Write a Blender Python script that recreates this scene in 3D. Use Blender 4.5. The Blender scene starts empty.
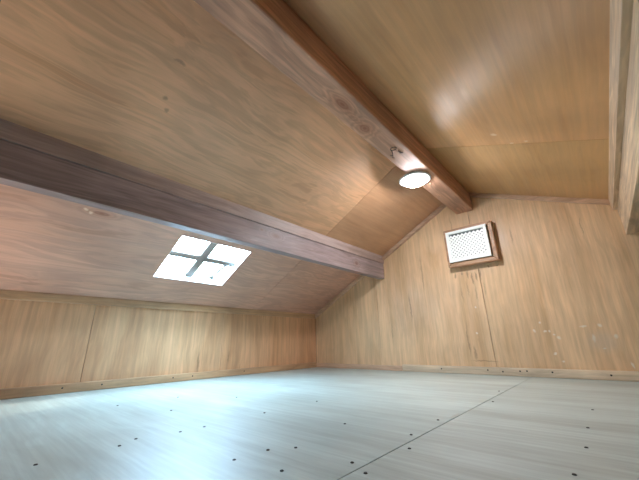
import bpy, bmesh, math, random
from mathutils import Vector, Matrix
random.seed(4)
HATCH_FILL = 4.2
U = 0.232                                   # measured room units -> metres
sc = bpy.context.scene
COL = sc.collection

# ------------------------------------------------------------------ room numbers (in units of U)
KX, HK, SL = -9.963, 2.24, 0.543            # left knee wall, its height, left roof pitch
D = 10.925                                  # far gable wall
RX = -2.887                                 # ridge
RZ = HK + SL * (RX - KX)
SR = 0.4206                                 # right roof pitch
XR = 6.0                                    # right knee wall
YF = -3.2                                   # wall behind the camera
def zl(x): return HK + SL * (x - KX)
def zr(x): return RZ - SR * (x - RX)

# ------------------------------------------------------------------ node helpers
class NT:
    def __init__(s, name):
        s.m = bpy.data.materials.new(name); s.m.use_nodes = True
        s.t = s.m.node_tree; s.t.nodes.clear()
        s.out = s.t.nodes.new('ShaderNodeOutputMaterial')
    def n(s, typ, **kw):
        nd = s.t.nodes.new(typ)
        for k, v in kw.items(): setattr(nd, k, v)
        return nd
    def put(s, sock, v):
        if isinstance(v, bpy.types.NodeSocket): s.t.links.new(v, sock)
        elif v is not None:
            if isinstance(v, (tuple, list)) and sock.type == 'RGBA' and len(v) == 3: v = (*v, 1)
            sock.default_value = v
    def math(s, op, a, b=None, c=None):
        nd = s.n('ShaderNodeMath', operation=op)
        s.put(nd.inputs[0], a)
        if b is not None: s.put(nd.inputs[1], b)
        if c is not None: s.put(nd.inputs[2], c)
        return nd.outputs[0]
    def vm(s, op, a, b=None, out=0):
        nd = s.n('ShaderNodeVectorMath', operation=op)
        s.put(nd.inputs[0], a)
        if b is not None: s.put(nd.inputs[1], b)
        return nd.outputs[out]
    def noise(s, vec, scale, detail=3, rough=.55, dist=0, col=False):
        nd = s.n('ShaderNodeTexNoise'); s.put(nd.inputs['Vector'], vec)
        nd.inputs['Scale'].default_value = scale; nd.inputs['Detail'].default_value = detail
        nd.inputs['Roughness'].default_value = rough; nd.inputs['Distortion'].default_value = dist
        return nd.outputs['Color' if col else 'Fac']
    def mix(s, f, a, b, mode='MIX'):
        nd = s.n('ShaderNodeMix', data_type='RGBA', blend_type=mode)
        s.put(nd.inputs[0], f); s.put(nd.inputs[6], a); s.put(nd.inputs[7], b)
        return nd.outputs[2]
    def mr(s, v, a, b, c=0., d=1., smooth=True):
        nd = s.n('ShaderNodeMapRange', interpolation_type='SMOOTHSTEP' if smooth else 'LINEAR')
        s.put(nd.inputs[0], v)
        for i, q in enumerate((a, b, c, d)): nd.inputs[i + 1].default_value = q
        return nd.outputs[0]
    def ramp(s, f, stops):
        nd = s.n('ShaderNodeValToRGB'); s.put(nd.inputs[0], f)
        e = nd.color_ramp.elements
        while len(e) < len(stops): e.new(.5)
        for i, (p, c) in enumerate(stops): e[i].position = p; e[i].color = (*c, 1)
        return nd.outputs[0]
    def spot(s, vec, c, r, soft=.6):
        """mask 1 inside an ellipsoid at c (units U) with radii r"""
        q = s.vm('SUBTRACT', vec, tuple(c))
        q = s.vm('MULTIPLY', q, tuple(1 / a for a in r))
        return s.mr(s.vm('LENGTH', q, out=1), soft, 1.0, 1., 0.)

def wood(name, base, grain='Y', dark=.62, light=1.2, rough=.42, spec=.5, bump=.25, fig=1.0, blotch=.18,
         aniso=0., fibre=.16, knots=(), spots=(), warm=(1, .88, .76), rings=False, coat=0., speck=0., grain_len=.12):
    """Veneer or solid wood. Object coordinates in metres are turned into units of U.
    knots: (centre, radii); spots: (centre, radii, colour, strength)"""
    t = NT(name)
    tc = t.n('ShaderNodeTexCoord').outputs['Object']
    P = t.vm('MULTIPLY', tc, (1 / U,) * 3)
    gi = 'XYZ'.index(grain)
    st = [1., 1., 1.]; st[gi] = grain_len
    rnd = t.n('ShaderNodeObjectInfo').outputs['Random']
    off = t.vm('MULTIPLY', (1., 1., 1.), None)
    cmb = t.n('ShaderNodeCombineXYZ')
    for i in range(3): t.put(cmb.inputs[i], t.math('MULTIPLY', rnd, (17., 31., 23.)[i]))
    Q = P
    # grain lines bend round knots
    kmask = None
    for c, r in knots:
        big = t.spot(P, c, [a * 2.4 for a in r], .1)
        sm = t.spot(P, c, r, .35)
        ring = t.vm('LENGTH', t.vm('MULTIPLY', t.vm('SUBTRACT', P, tuple(c)), tuple(1 / a for a in r)), out=1)
        kmask = (sm, big, ring) if kmask is None else (t.math('MAXIMUM', kmask[0], sm), t.math('MAXIMUM', kmask[1], big), t.math('MINIMUM', kmask[2], ring))
    wob = t.noise(P, .55, 2, .5, col=True)
    wob = t.vm('MULTIPLY', t.vm('SUBTRACT', wob, (.5, .5, .5)), (.6 * fig,) * 3)
    Q = t.vm('ADD', t.vm('ADD', P, wob), cmb.outputs[0])
    S = t.vm('MULTIPLY', Q, tuple(st))
    figure = t.noise(S, 1.9, 4, .6, .7)
    if rings or kmask:
        v = figure
        if kmask: v = t.math('ADD', v, t.math('MULTIPLY', kmask[1], .35))
        rr = t.math('SINE', t.math('MULTIPLY', v, 46.))
        rr = t.math('MULTIPLY_ADD', rr, .5, .5)
    st2 = [1., 1., 1.]; st2[gi] = .03
    fib = t.noise(t.vm('MULTIPLY', t.vm('ADD', P, cmb.outputs[0]), tuple(st2)), 15, 4, .65)
    st3 = [1., 1., 1.]; st3[gi] = .09
    mid = t.noise(t.vm('MULTIPLY', Q, tuple(st3)), 8., 4, .6, .3)
    blo = t.noise(P, .42, 3, .5, .3)
    db = tuple(base[i] * dark * (1 - (1 - warm[i]) * .6) for i in range(3)); lb = tuple(min(.95, base[i] * light) for i in range(3))
    col = t.ramp(figure, [(.30, db), (.52, base), (.72, lb)])
    m1 = t.mr(mid, .35, .68, 1 - fibre * .8, 1 + fibre * .5)
    m2 = t.mr(fib, .3, .7, 1 - fibre, 1 + fibre * .8)
    m3 = t.mr(blo, .3, .7, 1 - blotch, 1 + blotch)
    m4 = t.mr(rnd, 0, 1, .95, 1.05, False)
    k = t.math('MULTIPLY', t.math('MULTIPLY', m1, m2), t.math('MULTIPLY', m3, m4))
    if rings or kmask:
        k = t.math('MULTIPLY', k, t.mr(rr, 0, 1, .82 if rings else .9, 1.04))
    cc = t.n('ShaderNodeCombineColor')
    for i in range(3): t.put(cc.inputs[i], k)
    col = t.mix(1.0, col, cc.outputs[0], 'MULTIPLY')
    if kmask:
        kr = t.math('MULTIPLY_ADD', t.math('SINE', t.math('MULTIPLY', kmask[2], 13.)), .5, .5)
        kf = t.math('MULTIPLY', kmask[0], t.mr(kr, 0, 1, .55, .95))
        col = t.mix(kf, col, tuple(b * f for b, f in zip(base, (.34, .22, .18))))
        col = t.mix(t.math('MULTIPLY', kmask[1], .3), col, tuple(b * f for b, f in zip(base, (.8, .55, .42))))
    dn = t.noise(P, 6, 3, .6, col=True)
    PD = t.vm('ADD', P, t.vm('MULTIPLY', t.vm('SUBTRACT', dn, (.5, .5, .5)), (.12,) * 3))
    for c, r, cl, sgt in spots:
        mk = t.spot(PD, c, r, .25)
        col = t.mix(t.math('MULTIPLY', mk, sgt), col, cl)
    if speck:
        sp = t.noise(t.vm('MULTIPLY', P, tuple(.5 if i == gi else 1. for i in range(3))), 3.2, 2, .5)
        col = t.mix(t.math('MULTIPLY', t.mr(sp, .735, .76), speck), col, tuple(b * .45 for b in base))
    b = t.n('ShaderNodeBsdfPrincipled')
    t.put(b.inputs['Base Color'], col)
    t.put(b.inputs['Roughness'], t.mr(mid, .3, .7, rough * .9, rough * 1.12))
    t.put(b.inputs['Specular IOR Level'], spec)
    if coat:
        b.inputs['Coat Weight'].default_value = coat; b.inputs['Coat Roughness'].default_value = .22
    if aniso:
        b.inputs['Anisotropic'].default_value = aniso
        cx = t.n('ShaderNodeCombineXYZ'); cx.inputs[0 if gi != 0 else 1].default_value = 1.
        t.put(b.inputs['Tangent'], cx.outputs[0])
    bp = t.n('ShaderNodeBump'); bp.inputs['Strength'].default_value = bump; bp.inputs['Distance'].default_value = .0012
    t.put(bp.inputs['Height'], t.math('ADD', fib, t.math('MULTIPLY', mid, .8)))
    t.put(b.inputs['Normal'], bp.outputs[0])
    t.put(t.out.inputs[0], b.outputs[0])
    return t.m

def plain(name, col, rough=.5, metal=0., var=.06, scale=4.):
    t = NT(name); tc = t.n('ShaderNodeTexCoord').outputs['Object']
    nz = t.noise(t.vm('MULTIPLY', tc, (1 / U,) * 3), scale, 3)
    c = t.mix(nz, tuple(a * (1 - var) for a in col), tuple(min(1, a * (1 + var)) for a in col))
    b = t.n('ShaderNodeBsdfPrincipled'); t.put(b.inputs['Base Color'], c)
    b.inputs['Roughness'].default_value = rough; b.inputs['Metallic'].default_value = metal
    t.put(t.out.inputs[0], b.outputs[0]); return t.m

def glow(name, col, strength):
    t = NT(name); e = t.n('ShaderNodeEmission'); t.put(e.inputs[0], col); e.inputs[1].default_value = strength
    t.put(t.out.inputs[0], e.outputs[0]); return t.m

def glass(name):
    t = NT(name)
    tr = t.n('ShaderNodeBsdfTransparent'); t.put(tr.inputs[0], (.93, .97, .98))
    gl = t.n('ShaderNodeBsdfGlossy'); gl.inputs['Roughness'].default_value = .05
    mx = t.n('ShaderNodeMixShader')
    mx.inputs[0].default_value = .07; t.put(mx.inputs[1], tr.outputs[0]); t.put(mx.inputs[2], gl.outputs[0])
    t.put(t.out.inputs[0], mx.outputs[0]); return t.m

# ------------------------------------------------------------------ mesh helpers (all input in U, world axes)
def box(bm, x0, x1, y0, y1, z0, z1, M=None):
    v = [Vector((x, y, z)) for x in (x0, x1) for y in (y0, y1) for z in (z0, z1)]
    if M is not None: v = [M @ a for a in v]
    v = [bm.verts.new(a) for a in v]
    for f in ((0, 1, 3, 2), (4, 6, 7, 5), (0, 4, 5, 1), (2, 3, 7, 6), (0, 2, 6, 4), (1, 5, 7, 3)):
        bm.faces.new([v[i] for i in f])
def prism(bm, pts, a0, a1, axis='Y'):
    """extrude a polygon. axis Y: pts=(x,z); axis X: pts=(y,z); axis Z: pts=(x,y)"""
    def mk(p, a):
        return {'Y': (p[0], a, p[1]), 'X': (a, p[0], p[1]), 'Z': (p[0], p[1], a)}[axis]
    A = [bm.verts.new(mk(p, a0)) for p in pts]; B = [bm.verts.new(mk(p, a1)) for p in pts]
    bm.faces.new(A); bm.faces.new(B[::-1])
    for i in range(len(pts)):
        j = (i + 1) % len(pts); bm.faces.new([A[i], B[i], B[j], A[j]])
def lathe(bm, prof, c, M=None, seg=48):
    rings = []
    for r, z in prof:
        ring = []
        for k in range(seg if r > 1e-6 else 1):
            a = 2 * math.pi * k / seg; p = Vector((r * math.cos(a), r * math.sin(a), z))
            if M is not None: p = M @ p
            ring.append(bm.verts.new(p + Vector(c)))
        rings.append(ring)
    for a, b in zip(rings, rings[1:]):
        for k in range(seg):
            k2 = (k + 1) % seg
            f = [a[k % len(a)], a[k2 % len(a)], b[k2 % len(b)], b[k % len(b)]]
            f = list(dict.fromkeys(f))
            if len(f) > 2: bm.faces.new(f)
def tube(bm, pts, r, seg=8):
    pts = [Vector(p) for p in pts]; rings = []
    for i, p in enumerate(pts):
        d = (pts[min(i + 1, len(pts) - 1)] - pts[max(i - 1, 0)]).normalized()
        a = d.orthogonal().normalized() if i == 0 else (prev - d * prev.dot(d)).normalized()
        prev = a; b = d.cross(a)
        rings.append([bm.verts.new(p + (a * math.cos(q) + b * math.sin(q)) * r) for q in [2 * math.pi * k / seg for k in range(seg)]])
    for a, b in zip(rings, rings[1:]):
        for k in range(seg): bm.faces.new([a[k], a[(k + 1) % seg], b[(k + 1) % seg], b[k]])
    bm.faces.new(rings[0][::-1]); bm.faces.new(rings[-1])

def world_loc(o):
    p = Vector((0, 0, 0))
    while o: p = p + o.location; o = o.parent
    return p
def obj(name, bm, mat, parent=None, base=None, bevel=0, smooth=False, kind=None, label=None):
    """link a bmesh given in world units U; base = origin in U (children keep their parent's origin)"""
    bmesh.ops.recalc_face_normals(bm, faces=bm.faces)
    org = world_loc(parent) if parent else Vector(base or (0, 0, 0)) * U
    for v in bm.verts: v.co = v.co * U - org
    me = bpy.data.meshes.new(name); bm.to_mesh(me); bm.free()
    if smooth:
        for p in me.polygons: p.use_smooth = True
    me.materials.append(mat)
    o = bpy.data.objects.new(name, me); COL.objects.link(o)
    if parent: o.parent = parent
    else: o.location = org
    if bevel:
        b = o.modifiers.new('bevel', 'BEVEL'); b.width = bevel * U; b.segments = 2; b.limit_method = 'ANGLE'
    if kind: o['kind'] = kind
    if label: o['label'] = label
    return o
def thing(name, loc, label, cat, group=None):
    o = bpy.data.objects.new(name, None); COL.objects.link(o); o.location = Vector(loc) * U
    o.empty_display_size = .1
    o['label'] = label; o['category'] = cat
    if group: o['group'] = group
    return o
B = bmesh.new

# ------------------------------------------------------------------ materials
TAN = (.47, .285, .145)
def spots_for(seq): return seq
m_roofL = wood('lauan_roof_left', (.70, .405, .225), 'Y', rough=.46, aniso=.8, spec=.75, bump=.14, dark=.88, light=1.05, fig=.6, fibre=.06, blotch=.12,
               knots=[((-7.33, 1.42, zl(-7.33)), (.06, .2, .2))],
               spots=[((-4.76, 1.44, zl(-4.76)), (.04, .06, .1), (.2, .11, .06), .6), ((-4.92, 1.56, zl(-4.92)), (.04, .06, .1), (.2, .11, .06), .5),
                      ((-4.17, 1.39, zl(-4.17)), (.04, .12, .1), (.2, .11, .06), .5),
                      ((-7.32, 1.14, zl(-7.32)), (.05, .05, .1), (.9, .7, .5), .7), ((-7.36, 1.24, zl(-7.36)), (.05, .05, .1), (.9, .7, .5), .7)])
m_eaveL_shade = wood('lauan_eaves_left_shade_tint', (.61, .35, .25), 'Y', rough=.46, aniso=.8, spec=.75, bump=.14, dark=.88, light=1.05, fig=.6, fibre=.06, blotch=.12,  # purlin shade and skylight spill tinted pink into this base colour
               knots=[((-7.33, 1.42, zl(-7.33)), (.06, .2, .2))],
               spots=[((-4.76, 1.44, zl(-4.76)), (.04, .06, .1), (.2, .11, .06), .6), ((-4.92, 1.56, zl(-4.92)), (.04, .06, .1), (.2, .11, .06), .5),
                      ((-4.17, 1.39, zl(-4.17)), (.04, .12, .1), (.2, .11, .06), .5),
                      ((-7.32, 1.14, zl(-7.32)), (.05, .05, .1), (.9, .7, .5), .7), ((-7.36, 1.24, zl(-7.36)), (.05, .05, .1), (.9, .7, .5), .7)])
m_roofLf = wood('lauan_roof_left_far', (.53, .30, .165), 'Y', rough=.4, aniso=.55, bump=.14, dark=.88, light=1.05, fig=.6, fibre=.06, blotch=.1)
m_roofR = wood('lauan_roof_right', (.655, .37, .165), 'Y', rough=.52, aniso=.88, spec=1.0, bump=.14, dark=.88, light=1.05, fig=.6, fibre=.06, blotch=.12,
               spots=[((-.85, 6.75, zr(-.85)), (.09, .07, .1), (.85, .72, .5), .6), ((-.35, 7.15, zr(-.35)), (.05, .05, .1), (.85, .72, .5), .6),
                      ((-.6, 7.2, zr(-.6)), (.05, .05, .1), (.85, .72, .5), .5)])
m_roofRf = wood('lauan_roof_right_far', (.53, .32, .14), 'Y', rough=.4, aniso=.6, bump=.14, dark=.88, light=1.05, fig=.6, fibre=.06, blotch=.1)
flecks = []
for (x, z, a, b_) in [(-.07, 1.3, .06, .06), (-.42, 1.28, .10, .04), (-.27, .98, .05, .12), (.17, 1.02, .05, .09), (-1.27, 1.2, .05, .05), (-1.17, 1.2, .04, .05),
                      (-1.0, 1.03, .05, .06), (-1.08, 1.1, .04, .04), (-1.52, 1.22, .04, .06), (-1.17, .62, .05, .04), (-1.02, .4, .05, .04), (.3, .35, .03, .12),
                      (-.1, .75, .04, .03), (-1.35, 1.42, .04, .04), (-3.05, 1.2, .03, .05), (-2.95, 2.0, .04, .05)]:
    flecks.append(((x, D, z), (a, .4, b_), (.80, .74, .62), .75))
flecks.append(((-.1, D, .9), (.45, .5, .35), (.56, .47, .36), .35))
drips = []
for i, (x, z, h) in enumerate([(-3.42, 3.12, .12), (-3.2, 3.15, .08), (-3.02, 3.1, .2), (-2.9, 2.95, .3), (-2.78, 3.0, .22), (-2.64, 3.05, .25), (-2.35, 3.25, .06), (-2.1, 3.25, .04),
                               (-3.1, 2.6, .4), (-2.85, 2.45, .35), (-3.3, 2.4, .35), (-2.6, 2.55, .3)]):
    drips.append(((x, D, z), (.035, .4, h), (.23, .15, .08), .7 if i < 8 else .35))
cracks = [((-3.35, D, 1.0), (.03, .4, .7), (.2, .12, .06), .5), ((-3.2, D, .62), (.05, .4, .3), (.2, .12, .06), .5), ((-2.95, D, .38), (.5, .4, .03), (.2, .12, .06), .5),
          ((-5.2, D, 2.2), (.04, .4, .8), (.22, .13, .07), .55), ((-4.6, D, 3.4), (.05, .4, .9), (.22, .13, .07), .4), ((-6.05, D, 1.3), (.03, .4, .5), (.22, .13, .07), .4),
          ((-3.3, D, 4.9), (.03, .4, .5), (.22, .13, .07), .35), ((-1.55, D, 4.1), (.03, .4, .35), (.22, .13, .07), .45), ((.15, D, 3.95), (.02, .4, .4), (.22, .13, .07), .4)]
m_gable = wood('lauan_gable', (.745, .51, .295), 'Z', rough=.42, aniso=.35, bump=.15, dark=.86, light=1.06, blotch=.10, fig=.7, spots=flecks + drips + cracks, speck=.15, grain_len=.12, fibre=.10)
m_knee = wood('lauan_knee', (.68, .395, .215), 'Z', rough=.45, bump=.2, dark=.82, light=1.08, blotch=.10, fig=.7, grain_len=.12, fibre=.10,
              spots=[((KX, 5.3, .5), (.4, .05, .4), (.2, .1, .05), .5), ((KX, 6.4, .6), (.4, .05, .3), (.2, .1, .05), .4)])
m_floor = wood('floor_ply', (.455, .515, .475), 'X', rough=.42, aniso=.2, bump=.2, dark=.86, light=1.07, blotch=.10, fibre=.10, warm=(1, .97, .93), grain_len=.08,
               spots=[((-1.84, 4.9, 0), (.05, .3, .3), (.32, .28, .22), .5), ((-5.5, 3.5, 0), (.8, .25, .3), (.6, .56, .46), .5)])
m_beam = wood('cedar_beam', (.60, .335, .215), 'Y', rough=.55, bump=.2, dark=.8, light=1.15, rings=True, fig=.6, grain_len=.06,
              knots=[((.02, 3.85 - 0, -.02), (.10, .26, .5)), ((-.06, 4.72, -.02), (.13, .2, .5))])
m_purl = wood('grey_beam', (.37, .295, .295), 'Y', rough=.48, bump=.25, dark=.74, light=1.12, rings=True, fig=.4, grain_len=.06,
              knots=[((.0, 5.2, .40), (.4, .16, .08)), ((0., 9.0, .3), (.4, .12, .09)), ((0., 4.7, .46), (.4, .05, .03))])
m_purlR = wood('pale_beam', (.72, .56, .38), 'Y', rough=.5, bump=.25, dark=.74, light=1.1, rings=True, fig=.4, grain_len=.06)
m_board = wood('purlin_board', (.46, .36, .33), 'Y', rough=.5, bump=.2, dark=.8, light=1.1, grain_len=.05)
m_trimG = wood('trim_wood', (.62, .41, .27), 'X', rough=.5, bump=.2, dark=.8, light=1.1)
m_trimY = wood('trim_wood_long', (.54, .33, .18), 'Y', rough=.5, bump=.2, dark=.8, light=1.1, spots=[])
m_trimP = wood('trim_wood_pale', (.66, .52, .36), 'X', rough=.5, bump=.2, dark=.85, light=1.08)
m_ventw = wood('vent_wood', (.42, .24, .13), 'X', rough=.45, bump=.2, dark=.7, light=1.1)
m_back = plain('dark_backing', (.10, .06, .035), .8)
m_white = plain('white_plastic', (.86, .92, .88), .4, var=.03)
m_hole = plain('vent_dark', (.09, .12, .12), .8)
m_paint = plain('white_paint', (.85, .88, .90), .5, var=.03)
m_muntin = plain('grey_brown_wood', (.22, .165, .13), .5, var=.15)
m_screw = plain('dark_screw', (.035, .03, .028), .55, .3)
m_steel = plain('brown_metal', (.20, .17, .14), .6, 0)
m_pencil = plain('pencil', (.06, .05, .05), .7)
m_lampbody = plain('lamp_white', (.78, .82, .84), .35, var=.02)
m_led = glow('led_diffuser', (.96, .95, 1.0), 105.)
m_glass = glass('skylight_glass')

# ------------------------------------------------------------------ floor
HX0, HX1, HY0, HY1 = -9.5, -6.4, YF, -1.8        # added unseen hatch behind the camera, lets fill light up to the ceiling
bm = B(); box(bm, KX - .3, XR + .3, HY1, D + .3, -.5, -.09)
box(bm, KX - .3, HX0, YF - .3, HY1, -.5, -.09); box(bm, HX1, XR + .3, YF - .3, HY1, -.5, -.09)
floor = obj('floor', bm, m_back, kind='structure')
def sheet(name, x0, x1, y0, y1, parent):
    bm = B(); g = .006; box(bm, x0 + g, x1 - g, y0 + g, y1 - g, -.09, 0)
    return obj(name, bm, m_floor, parent)
for x0, x1 in ((-1.80, 2.13), (2.13, XR)):
    sheet('plywood_sheet', x0, x1, YF, D, floor)
sheet('plywood_sheet', KX, -1.80, HY1, D, floor); sheet('plywood_sheet', HX1, -1.80, YF, HY1, floor); sheet('plywood_sheet', KX, HX0, YF, HY1, floor)
bm = B(); SD = -3.5
for q in ((HX0 - .1, HX0, HY0 - .1, HY1 + .1), (HX1, HX1 + .1, HY0 - .1, HY1 + .1), (HX0, HX1, HY0 - .1, HY0), (HX0, HX1, HY1, HY1 + .1)):
    box(bm, *q, SD, -.5)
box(bm, HX0 - .1, HX1 + .1, HY0 - .1, HY1 + .1, SD - .1, SD)
obj('floor', bm, m_paint, kind='structure')  # closed shaft under the added hatch, houses the fill lamp
screws = [(-4.15, .73), (-4.16, 1.41), (-4.3, 1.62), (-4.18, 2.08), (-4.17, 2.39), (-2.81, 1.94), (-2.27, 2.04), (-2.78, 2.31), (-2.61, 2.53), (-1.92, 2.55),
          (-1.70, 2.43), (-.41, 5.14), (-.39, 4.25), (-.43, 3.4), (-1.90, 3.65), (-1.93, 4.5), (-1.70, 6.3), (-4.2, 3.4), (-4.2, 4.6), (-2.8, 3.6), (-1.9, 7.6), (-.4, 6.4),
          (-1.7, 3.2), (-6.9, 2.2), (-6.9, 3.3), (-5.62, 2.6), (-5.84, 4.0)]
def screw(p, nrm, r, parent, name='screw_head'):
    bm = B(); M = Vector(nrm).to_track_quat('Z', 'Y').to_matrix()
    lathe(bm, [(0, -.01), (r, -.01), (r, .003), (r * .75, .008), (0, .008)], p, M, 12)
    return obj(name, bm, m_screw, parent)
for x, y in screws: screw((x, y, 0), (0, 0, 1), .017, floor)

# ------------------------------------------------------------------ gable wall (far) with its three plywood sheets
def gable_poly(x0, x1, zb=0):
    pts = [(x0, zb), (x1, zb)]
    if x1 > RX: pts.append((x1, zr(x1)))
    else: pts.append((x1, zl(x1)))
    if x0 < RX < x1: pts.append((RX, RZ))
    pts.append((x0, zl(x0) if x0 < RX else zr(x0)))
    return pts
bm = B(); prism(bm, [(KX - .3, -.3), (XR + .3, -.3), (XR + .3, zr(XR + .3) + .35), (RX, RZ + .38), (KX - .3, zl(KX - .3) + .35)], D + .08, D + .4)
wall_back = obj('wall_back', bm, m_back, kind='structure')
xs = [KX, -6.60, -2.67, 1.27, XR]
for a, b in zip(xs, xs[1:]):
    bm = B(); prism(bm, gable_poly(a + .008, b - .008), D, D + .08); obj('plywood_sheet', bm, m_gable, wall_back)
bm = B(); prism(bm, [(KX - .3, -.3), (XR + .3, -.3), (XR + .3, zr(XR + .3) + .35), (RX, RZ + .38), (KX - .3, zl(KX - .3) + .35)], YF - .4, YF)
obj('wall_front', bm, m_back, kind='structure')
# knee walls
bm = B(); box(bm, KX - .4, KX - .08, YF, D + .05, -.1, HK + .1); wall_left = obj('wall_left', bm, m_back, kind='structure')
ys = [YF, -1.6, 2.25, 6.1, D]
for a, b in zip(ys, ys[1:]):
    bm = B(); box(bm, KX - .08, KX, a + .007, b - .007, 0, HK); obj('plywood_sheet', bm, m_knee, wall_left)
bm = B(); box(bm, XR, XR + .3, YF, D, -.1, zr(XR) + .1); obj('wall_right', bm, m_back, kind='structure')

# ------------------------------------------------------------------ roof lining. Skylight opening in the left slope
WX0, WX1, WY0, WY1 = -8.895, -7.388, 3.17, 5.28
nL = Vector((-SL, 0, 1)).normalized(); nR = Vector((SR, 0, 1)).normalized()
def slope_slab(bm, x0, x1, y0, y1, zf, n, t0, t1, hole=None):
    """board lying on a slope; t0..t1 measured along the outward normal"""
    def V(x, y, t): return bm.verts.new(Vector((x, y, zf(x))) + n * t)
    if not hole:
        v = [V(x, y, t) for x in (x0, x1) for y in (y0, y1) for t in (t0, t1)]
        for f in ((0, 1, 3, 2), (4, 6, 7, 5), (0, 4, 5, 1), (2, 3, 7, 6), (0, 2, 6, 4), (1, 5, 7, 3)): bm.faces.new([v[i] for i in f])
        return
    hx0, hx1, hy0, hy1 = hole
    O = [(x0, y0), (x1, y0), (x1, y1), (x0, y1)]; H = [(hx0, hy0), (hx1, hy0), (hx1, hy1), (hx0, hy1)]
    r = [[V(*p, t) for p in q] for q in (O, H) for t in (t0, t1)]     # O0 O1 H0 H1
    for i in range(4):
        j = (i + 1) % 4
        bm.faces.new([r[0][i], r[0][j], r[2][j], r[2][i]]); bm.faces.new([r[1][i], r[3][i], r[3][j], r[1][j]])
        bm.faces.new([r[0][i], r[1][i], r[1][j], r[0][j]]); bm.faces.new([r[2][i], r[2][j], r[3][j], r[3][i]])
HOLE = (WX0, WX1, WY0, WY1)
bm = B(); slope_slab(bm, KX - .5, RX, YF - .3, D + .3, zl, nL, .06, .20, HOLE)
slope_slab(bm, RX, XR + .5, YF - .3, D + .3, zr, nR, .06, .20)
ceiling = obj('ceiling', bm, m_back, kind='structure')
SY = 7.25
for y0, y1 in ((YF, -.6), (-.6, SY), (SY, D)):
    g = .007; far = y0 == SY
    bm = B(); slope_slab(bm, KX, -6.35, y0 + g, y1 - g, zl, nL, 0, .06, HOLE if y0 == -.6 else None); obj('plywood_sheet', bm, m_eaveL_shade, ceiling)  # joint added behind the purlin, where the shade-tinted lower sheet begins
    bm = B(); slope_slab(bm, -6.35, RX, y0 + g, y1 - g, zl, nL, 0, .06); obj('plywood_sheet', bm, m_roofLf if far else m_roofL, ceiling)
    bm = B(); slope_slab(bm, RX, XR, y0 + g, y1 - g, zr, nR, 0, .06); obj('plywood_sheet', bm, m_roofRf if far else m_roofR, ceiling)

# ------------------------------------------------------------------ skylight (window_1)
def Wp(x, y, t): return Vector((x, y, zl(x))) + nL * t
def wbar(bm, x0, x1, y0, y1, t0, t1):
    v = [bm.verts.new(Wp(x, y, t)) for x in (x0, x1) for y in (y0, y1) for t in (t0, t1)]
    for f in ((0, 1, 3, 2), (4, 6, 7, 5), (0, 4, 5, 1), (2, 3, 7, 6), (0, 2, 6, 4), (1, 5, 7, 3)): bm.faces.new([v[i] for i in f])
bm = B(); e = .05; a0, a1 = -.004, .30
wbar(bm, WX0 - e, WX1 + e, WY0 - e, WY0 + .012, a0 + .008, a1); wbar(bm, WX0 - e, WX1 + e, WY1 - .012, WY1 + e, a0 + .008, a1)
wbar(bm, WX0 - e, WX0 + .012, WY0, WY1, a0 + .008, a1); wbar(bm, WX1 - .012, WX1 + e, WY0, WY1, a0 + .008, a1)
win = obj('window_1', bm, m_paint, kind='structure')
bm = B(); wbar(bm, WX0, WX1, WY0, WY1, .245, .255); obj('window_pane', bm, m_glass, win)
mx, my = (WX0 + WX1) / 2 - .01, (WY0 + WY1) / 2 - .04
bm = B(); wbar(bm, mx - .085, mx + .085, WY0, WY1, .17, .24); obj('muntin', bm, m_muntin, win, bevel=.01)
bm = B(); wbar(bm, WX0, WX1, my - .115, my + .115, .165, .24); obj('muntin', bm, m_muntin, win, bevel=.01)
bm = B()                                                  # latch near the lower far corner
lx, ly = WX0 + .38, WY1 - .42
tube(bm, [Wp(lx - .28, ly - .02, .22), Wp(lx - .1, ly, .16), Wp(lx, ly + .03, .14), Wp(lx + .22, ly + .12, .18), Wp(lx + .3, ly + .2, .22)], .045)
tube(bm, [Wp(lx - .30, ly - .10, .18), Wp(lx - .2, ly - .02, .15), Wp(lx - .30, ly + .07, .18)], .07)
obj('window_latch', bm, m_steel, win, smooth=True)
for (x, y) in ((mx + .03, WY1 - .1), (WX0 + .1, my - .12), (mx + .12, my - .1)):
    bm = B(); M = (-nL).to_track_quat('Z', 'Y').to_matrix()
    lathe(bm, [(0, -.05), (.04, -.05), (.045, 0), (.03, .03), (0, .03)], Wp(x, y, .19), M, 12); obj('bracket', bm, m_steel, win)

# ------------------------------------------------------------------ trims
def bar_x(name, z_of, x0, x1, y0, y1, h, below=True, mat=m_trimG, n=None):
    bm = B(); prism(bm, [(x0, z_of(x0)), (x1, z_of(x1)), (x1, z_of(x1) - h), (x0, z_of(x0) - h)], y0, y1)
    return obj(name, bm, mat, kind='structure', bevel=.012)
bar_x('trim_1', zl, KX, -6.52, D - .14, D, .15)
bar_x('trim_2', zl, -6.22, -3.17, D - .14, D, .15)
bar_x('trim_3', zr, -2.48, .86, D - .14, D, .13)
bm = B(); box(bm, KX, KX + .10, YF, D - .14, HK - .155, HK + .045); obj('trim_4', bm, m_trimY, kind='structure', bevel=.02)
bm = B(); box(bm, KX, -5.72, D - .11, D, 0, .17); bb = obj('baseboard_back', bm, m_trimG, kind='structure', bevel=.02)
bm = B(); box(bm, -5.71, XR, D - .12, D, 0, .22); b2 = obj('baseboard_back', bm, m_trimP, kind='structure', bevel=.02)
bm = B(); box(bm, KX, KX + .11, YF, D - .11, 0, .21); b3 = obj('baseboard_left', bm, m_trimY, kind='structure', bevel=.02)
for y in (1.9, 2.7, 4.5, 5.1, 7.0): screw((KX + .112, y, .12), (1, 0, 0), .02, b3, 'nail_head')
for x, z in ((-2.06, .14), (-1.89, .15), (-1.31, .14), (-2.9, .14), (-4.3, .13), (-2.5, .11), (-.14, .12)): screw((x, D - .122, z), (0, -1, 0), .022, b2, 'nail_head')

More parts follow.
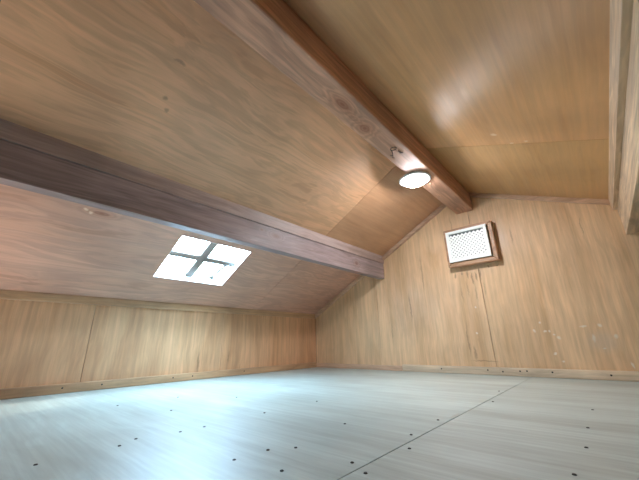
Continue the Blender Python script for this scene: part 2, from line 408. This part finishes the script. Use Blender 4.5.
# ------------------------------------------------------------------ ridge beam
RB0, RB1, RBZ = -3.05, -2.477, 5.28
base = ((RB0 + RB1) / 2, 0, RBZ)
cx_ = base[0]
bm = B(); prism(bm, [(RB0, RBZ), (RB1, RBZ), (RB1, zr(RB1)), (RX, RZ), (RB0, zl(RB0))], YF, D)
ridge = thing('ridge_beam', base, 'reddish knotty timber beam along the roof peak, carrying the round lamp', 'beam')
ridge['kind'] = 'thing'; obj('beam', bm, m_beam, ridge, bevel=.03)
# handwritten pencil scribble on the underside: a 9-like loop with a small w
bm = B()
def pm(u, v): return (cx_ + u, 5.86 + v, RBZ - .004)
loop = [pm(.03 - .07 * math.cos(a), -.08 + .055 * math.sin(a) * 1.1) for a in [i * math.pi / 7 for i in range(15)]]
tube(bm, loop + [pm(-.05, .0), pm(-.09, .10), pm(-.12, .16)], .009, 6)
tube(bm, [pm(.10, .05), pm(.06, .09), pm(.10, .13), pm(.06, .17), pm(.12, .22)], .009, 6)
tube(bm, [pm(-.16, .10), pm(-.13, .17), pm(-.17, .22), pm(-.14, .28)], .006, 6)
obj('pencil_mark', bm, m_pencil, ridge, label='dark handwritten pencil mark')

# ------------------------------------------------------------------ purlins
PX, PZ, PZT, PW = -6.17, 3.42, 4.03, .26
t = thing('roof_purlin', (PX, 0, PZ), 'dark greyish timber beam running under the roof just above the small skylight', 'beam')
bm = B(); prism(bm, [(PX, PZ), (PX, PZT), (PX - PW, zl(PX - PW)), (PX - PW, PZ)] if zl(PX - PW) < PZT else [(PX, PZ), (PX, PZT), (PX - PW, PZT), (PX - PW, PZ)], YF, D)
obj('beam', bm, m_purl, t, bevel=.012)
bm = B(); prism(bm, [(PX + .035, PZT), (PX + .06, zl(PX + .06)), (PX - .28, zl(PX - .28)), (PX - .28, PZT)], YF, D)
obj('packing_board', bm, m_board, t, bevel=.006, label='lighter narrow board on top of the beam')
QX, QZ, QZT = .965, 3.51, 4.23
t = thing('roof_purlin', (QX, 0, QZ), 'pale timber beam at the right edge, running under the right roof slope', 'beam')
bm = B(); box(bm, QX, QX + .34, YF, D, QZ, QZT); obj('beam', bm, m_purlR, t, bevel=.012)
bm = B(); prism(bm, [(QX - .085, QZT - .005), (QX - .11, zr(QX - .11)), (QX + .34, zr(QX + .34)), (QX + .34, QZT - .005)], YF, D)
obj('packing_board', bm, m_purlR, t, bevel=.006, label='pale narrow board on top of the beam')

# ------------------------------------------------------------------ round LED lamp under the ridge beam
LX, LY = -3.0, 7.45
t = thing('round_lamp', (LX, LY, RBZ), 'lit round white lamp mounted under the beam at the roof peak', 'lamp')
bm = B(); lathe(bm, [(0, 0), (.40, 0), (.425, -.015), (.425, -.045), (.40, -.06), (.30, -.06), (0, -.055)], (LX, LY, RBZ), None, 64)
obj('lamp_body', bm, m_lampbody, t, smooth=True)
bm = B(); prof = [(.28, -.06), (.28, -.10)]
for i in range(1, 9):
    a = i / 8 * math.pi / 2; prof.append((.28 - .07 + .07 * math.cos(a) if i < 8 else .18, -.10 - .045 * math.sin(a)))
prof.append((0, -.15))
lathe(bm, prof, (LX, LY, RBZ), None, 64)
obj('lamp_diffuser', bm, m_led, t, smooth=True)

# ------------------------------------------------------------------ louvre vent on the gable
V0, V1, Z0, Z1 = -3.53, -1.97, 3.36, 4.70
t = thing('air_vent', ((V0 + V1) / 2, D, Z0), 'square white mesh air vent in a brown wooden frame on the end wall', 'vent')
yf = D - .26; fb = .13
bm = B()
prism(bm, [(V0, Z0), (V1, Z0), (V1 - fb, Z0 + fb), (V0 + fb, Z0 + fb)], yf, D)
prism(bm, [(V0, Z1), (V0 + fb, Z1 - fb), (V1 - fb, Z1 - fb), (V1, Z1)], yf, D)
prism(bm, [(V0, Z0), (V0 + fb, Z0 + fb), (V0 + fb, Z1 - fb), (V0, Z1)], yf, D)
prism(bm, [(V1, Z0), (V1, Z1), (V1 - fb, Z1 - fb), (V1 - fb, Z0 + fb)], yf, D)
obj('vent_frame', bm, m_ventw, t, bevel=.02)
g0, g1, h0, h1 = V0 + .085, V1 - .17, Z0 + .16, Z1 - .10
yp = yf - .05; w = .10
bm = B()
for q in ((g0, g1, h0, h0 + w), (g0, g1, h1 - w, h1), (g0, g0 + w, h0 + w, h1 - w), (g1 - w, g1, h0 + w, h1 - w)):
    box(bm, q[0], q[1], yp, yf + .03, q[2], q[3])
obj('grille_border', bm, m_white, t, bevel=.008)
bm = B(); box(bm, g0 + w, g1 - w, yf - .005, yf + .02, h0 + w, h1 - w); obj('vent_cavity', bm, m_hole, t)
bm = B()                                                   # diagonal lattice, clipped to the opening
A0, A1, C0, C1 = g0 + w, g1 - w, h0 + w, h1 - w - .05
pit = .125; hw = .026
for sgn in (1, -1):
    k = -30
    while k < 31:
        # line z - C0 = sgn*(x - A0) + k*pit*1.0
        c = k * pit
        P_ = []
        for x in (A0, A1):
            z = C0 + sgn * (x - A0) + c
            P_.append((x, z))
        (xa, za), (xb, zb) = P_
        def clip(xa, za, xb, zb):
            s_ = sgn
            if za < C0: xa += (C0 - za) / s_ if s_ > 0 else 0; za = max(za, C0) if s_ > 0 else za
            if s_ > 0:
                if zb > C1: xb -= (zb - C1); zb = C1
            else:
                if za > C1: xa += (za - C1); za = C1
                if zb < C0: xb -= (C0 - zb); zb = C0
            return xa, za, xb, zb
        xa, za, xb, zb = clip(xa, za, xb, zb)
        if xb - xa > .03 and C0 - .001 <= min(za, zb) and max(za, zb) <= C1 + .001:
            dx, dz = (xb - xa), (zb - za); L = math.hypot(dx, dz); ox, oz = -dz / L * hw, dx / L * hw
            prism(bm, [(xa + ox, za + oz), (xb + ox, zb + oz), (xb - ox, zb - oz), (xa - ox, za - oz)], yp + .02 + (.004 if sgn > 0 else 0), yp + .04)
        k += 1
obj('grille_mesh', bm, m_white, t)

# ------------------------------------------------------------------ daylight, then the added hatch fill
w_ = bpy.data.worlds.new('sky'); sc.world = w_; w_.use_nodes = True
bg = w_.node_tree.nodes['Background']; bg.inputs[0].default_value = (.50, .76, 1.0, 1); bg.inputs[1].default_value = 30.
la = bpy.data.lights.new('skylight_portal', 'AREA'); la.shape = 'RECTANGLE'
la.size = (WX1 - WX0) * math.sqrt(1 + SL * SL) * U; la.size_y = (WY1 - WY0) * U
la.cycles.is_portal = True
lo = bpy.data.objects.new('skylight_portal', la); COL.objects.link(lo)
zax = nL; xax = Vector((1, 0, SL)).normalized(); yax = zax.cross(xax)
R_ = Matrix((xax, yax, zax)).transposed().to_4x4()
lo.matrix_world = Matrix.Translation(Wp((WX0 + WX1) / 2, (WY0 + WY1) / 2, .32) * U) @ R_

su = bpy.data.lights.new('sun', 'SUN'); su.energy = 2.2; su.angle = math.radians(9); su.color = (1.0, .97, .88)
so = bpy.data.objects.new('sun', su); COL.objects.link(so); so.location = (-2, 4, 4)
so.rotation_euler = Vector((-.10, -3.0, -3.15)).to_track_quat('-Z', 'Y').to_euler()
hl = bpy.data.lights.new('added_hatch_fill', 'AREA'); hl.shape = 'RECTANGLE'  # added fill lamp in the hatch shaft, aimed up to brighten the near ceiling
hl.size = (HX1 - HX0) * .9 * U; hl.size_y = (HY1 - HY0) * .9 * U; hl.energy = HATCH_FILL; hl.color = (1.0, .90, .80)
ho = bpy.data.objects.new('added_hatch_fill', hl); COL.objects.link(ho)
ho.location = Vector(((HX0 + HX1) / 2, (HY0 + HY1) / 2, -.9)) * U; ho.rotation_euler = (math.pi, 0, 0)

# ------------------------------------------------------------------ camera
F = 307.39
R3 = Matrix(((0.7455887, 0.6661137, -0.0197490), (0.2262288, -0.2251229, 0.9477026), (0.6268317, -0.7110641, -0.3185432)))
cam = bpy.data.cameras.new('camera'); co = bpy.data.objects.new('camera', cam); COL.objects.link(co)
co.matrix_world = Matrix.Translation(Vector((0, 0, 1)) * U) @ R3.transposed().to_4x4()
cam.sensor_width = 36; cam.lens = F / 639 * 36; cam.clip_start = .01
sc.camera = co
vs = sc.view_settings
vs.view_transform = 'Standard'; vs.look = 'None'; vs.gamma = 1; vs.use_curve_mapping = False; vs.exposure = 1.42
sc.display_settings.display_device = 'sRGB'
sc.cycles.max_bounces = 12; sc.cycles.diffuse_bounces = 8
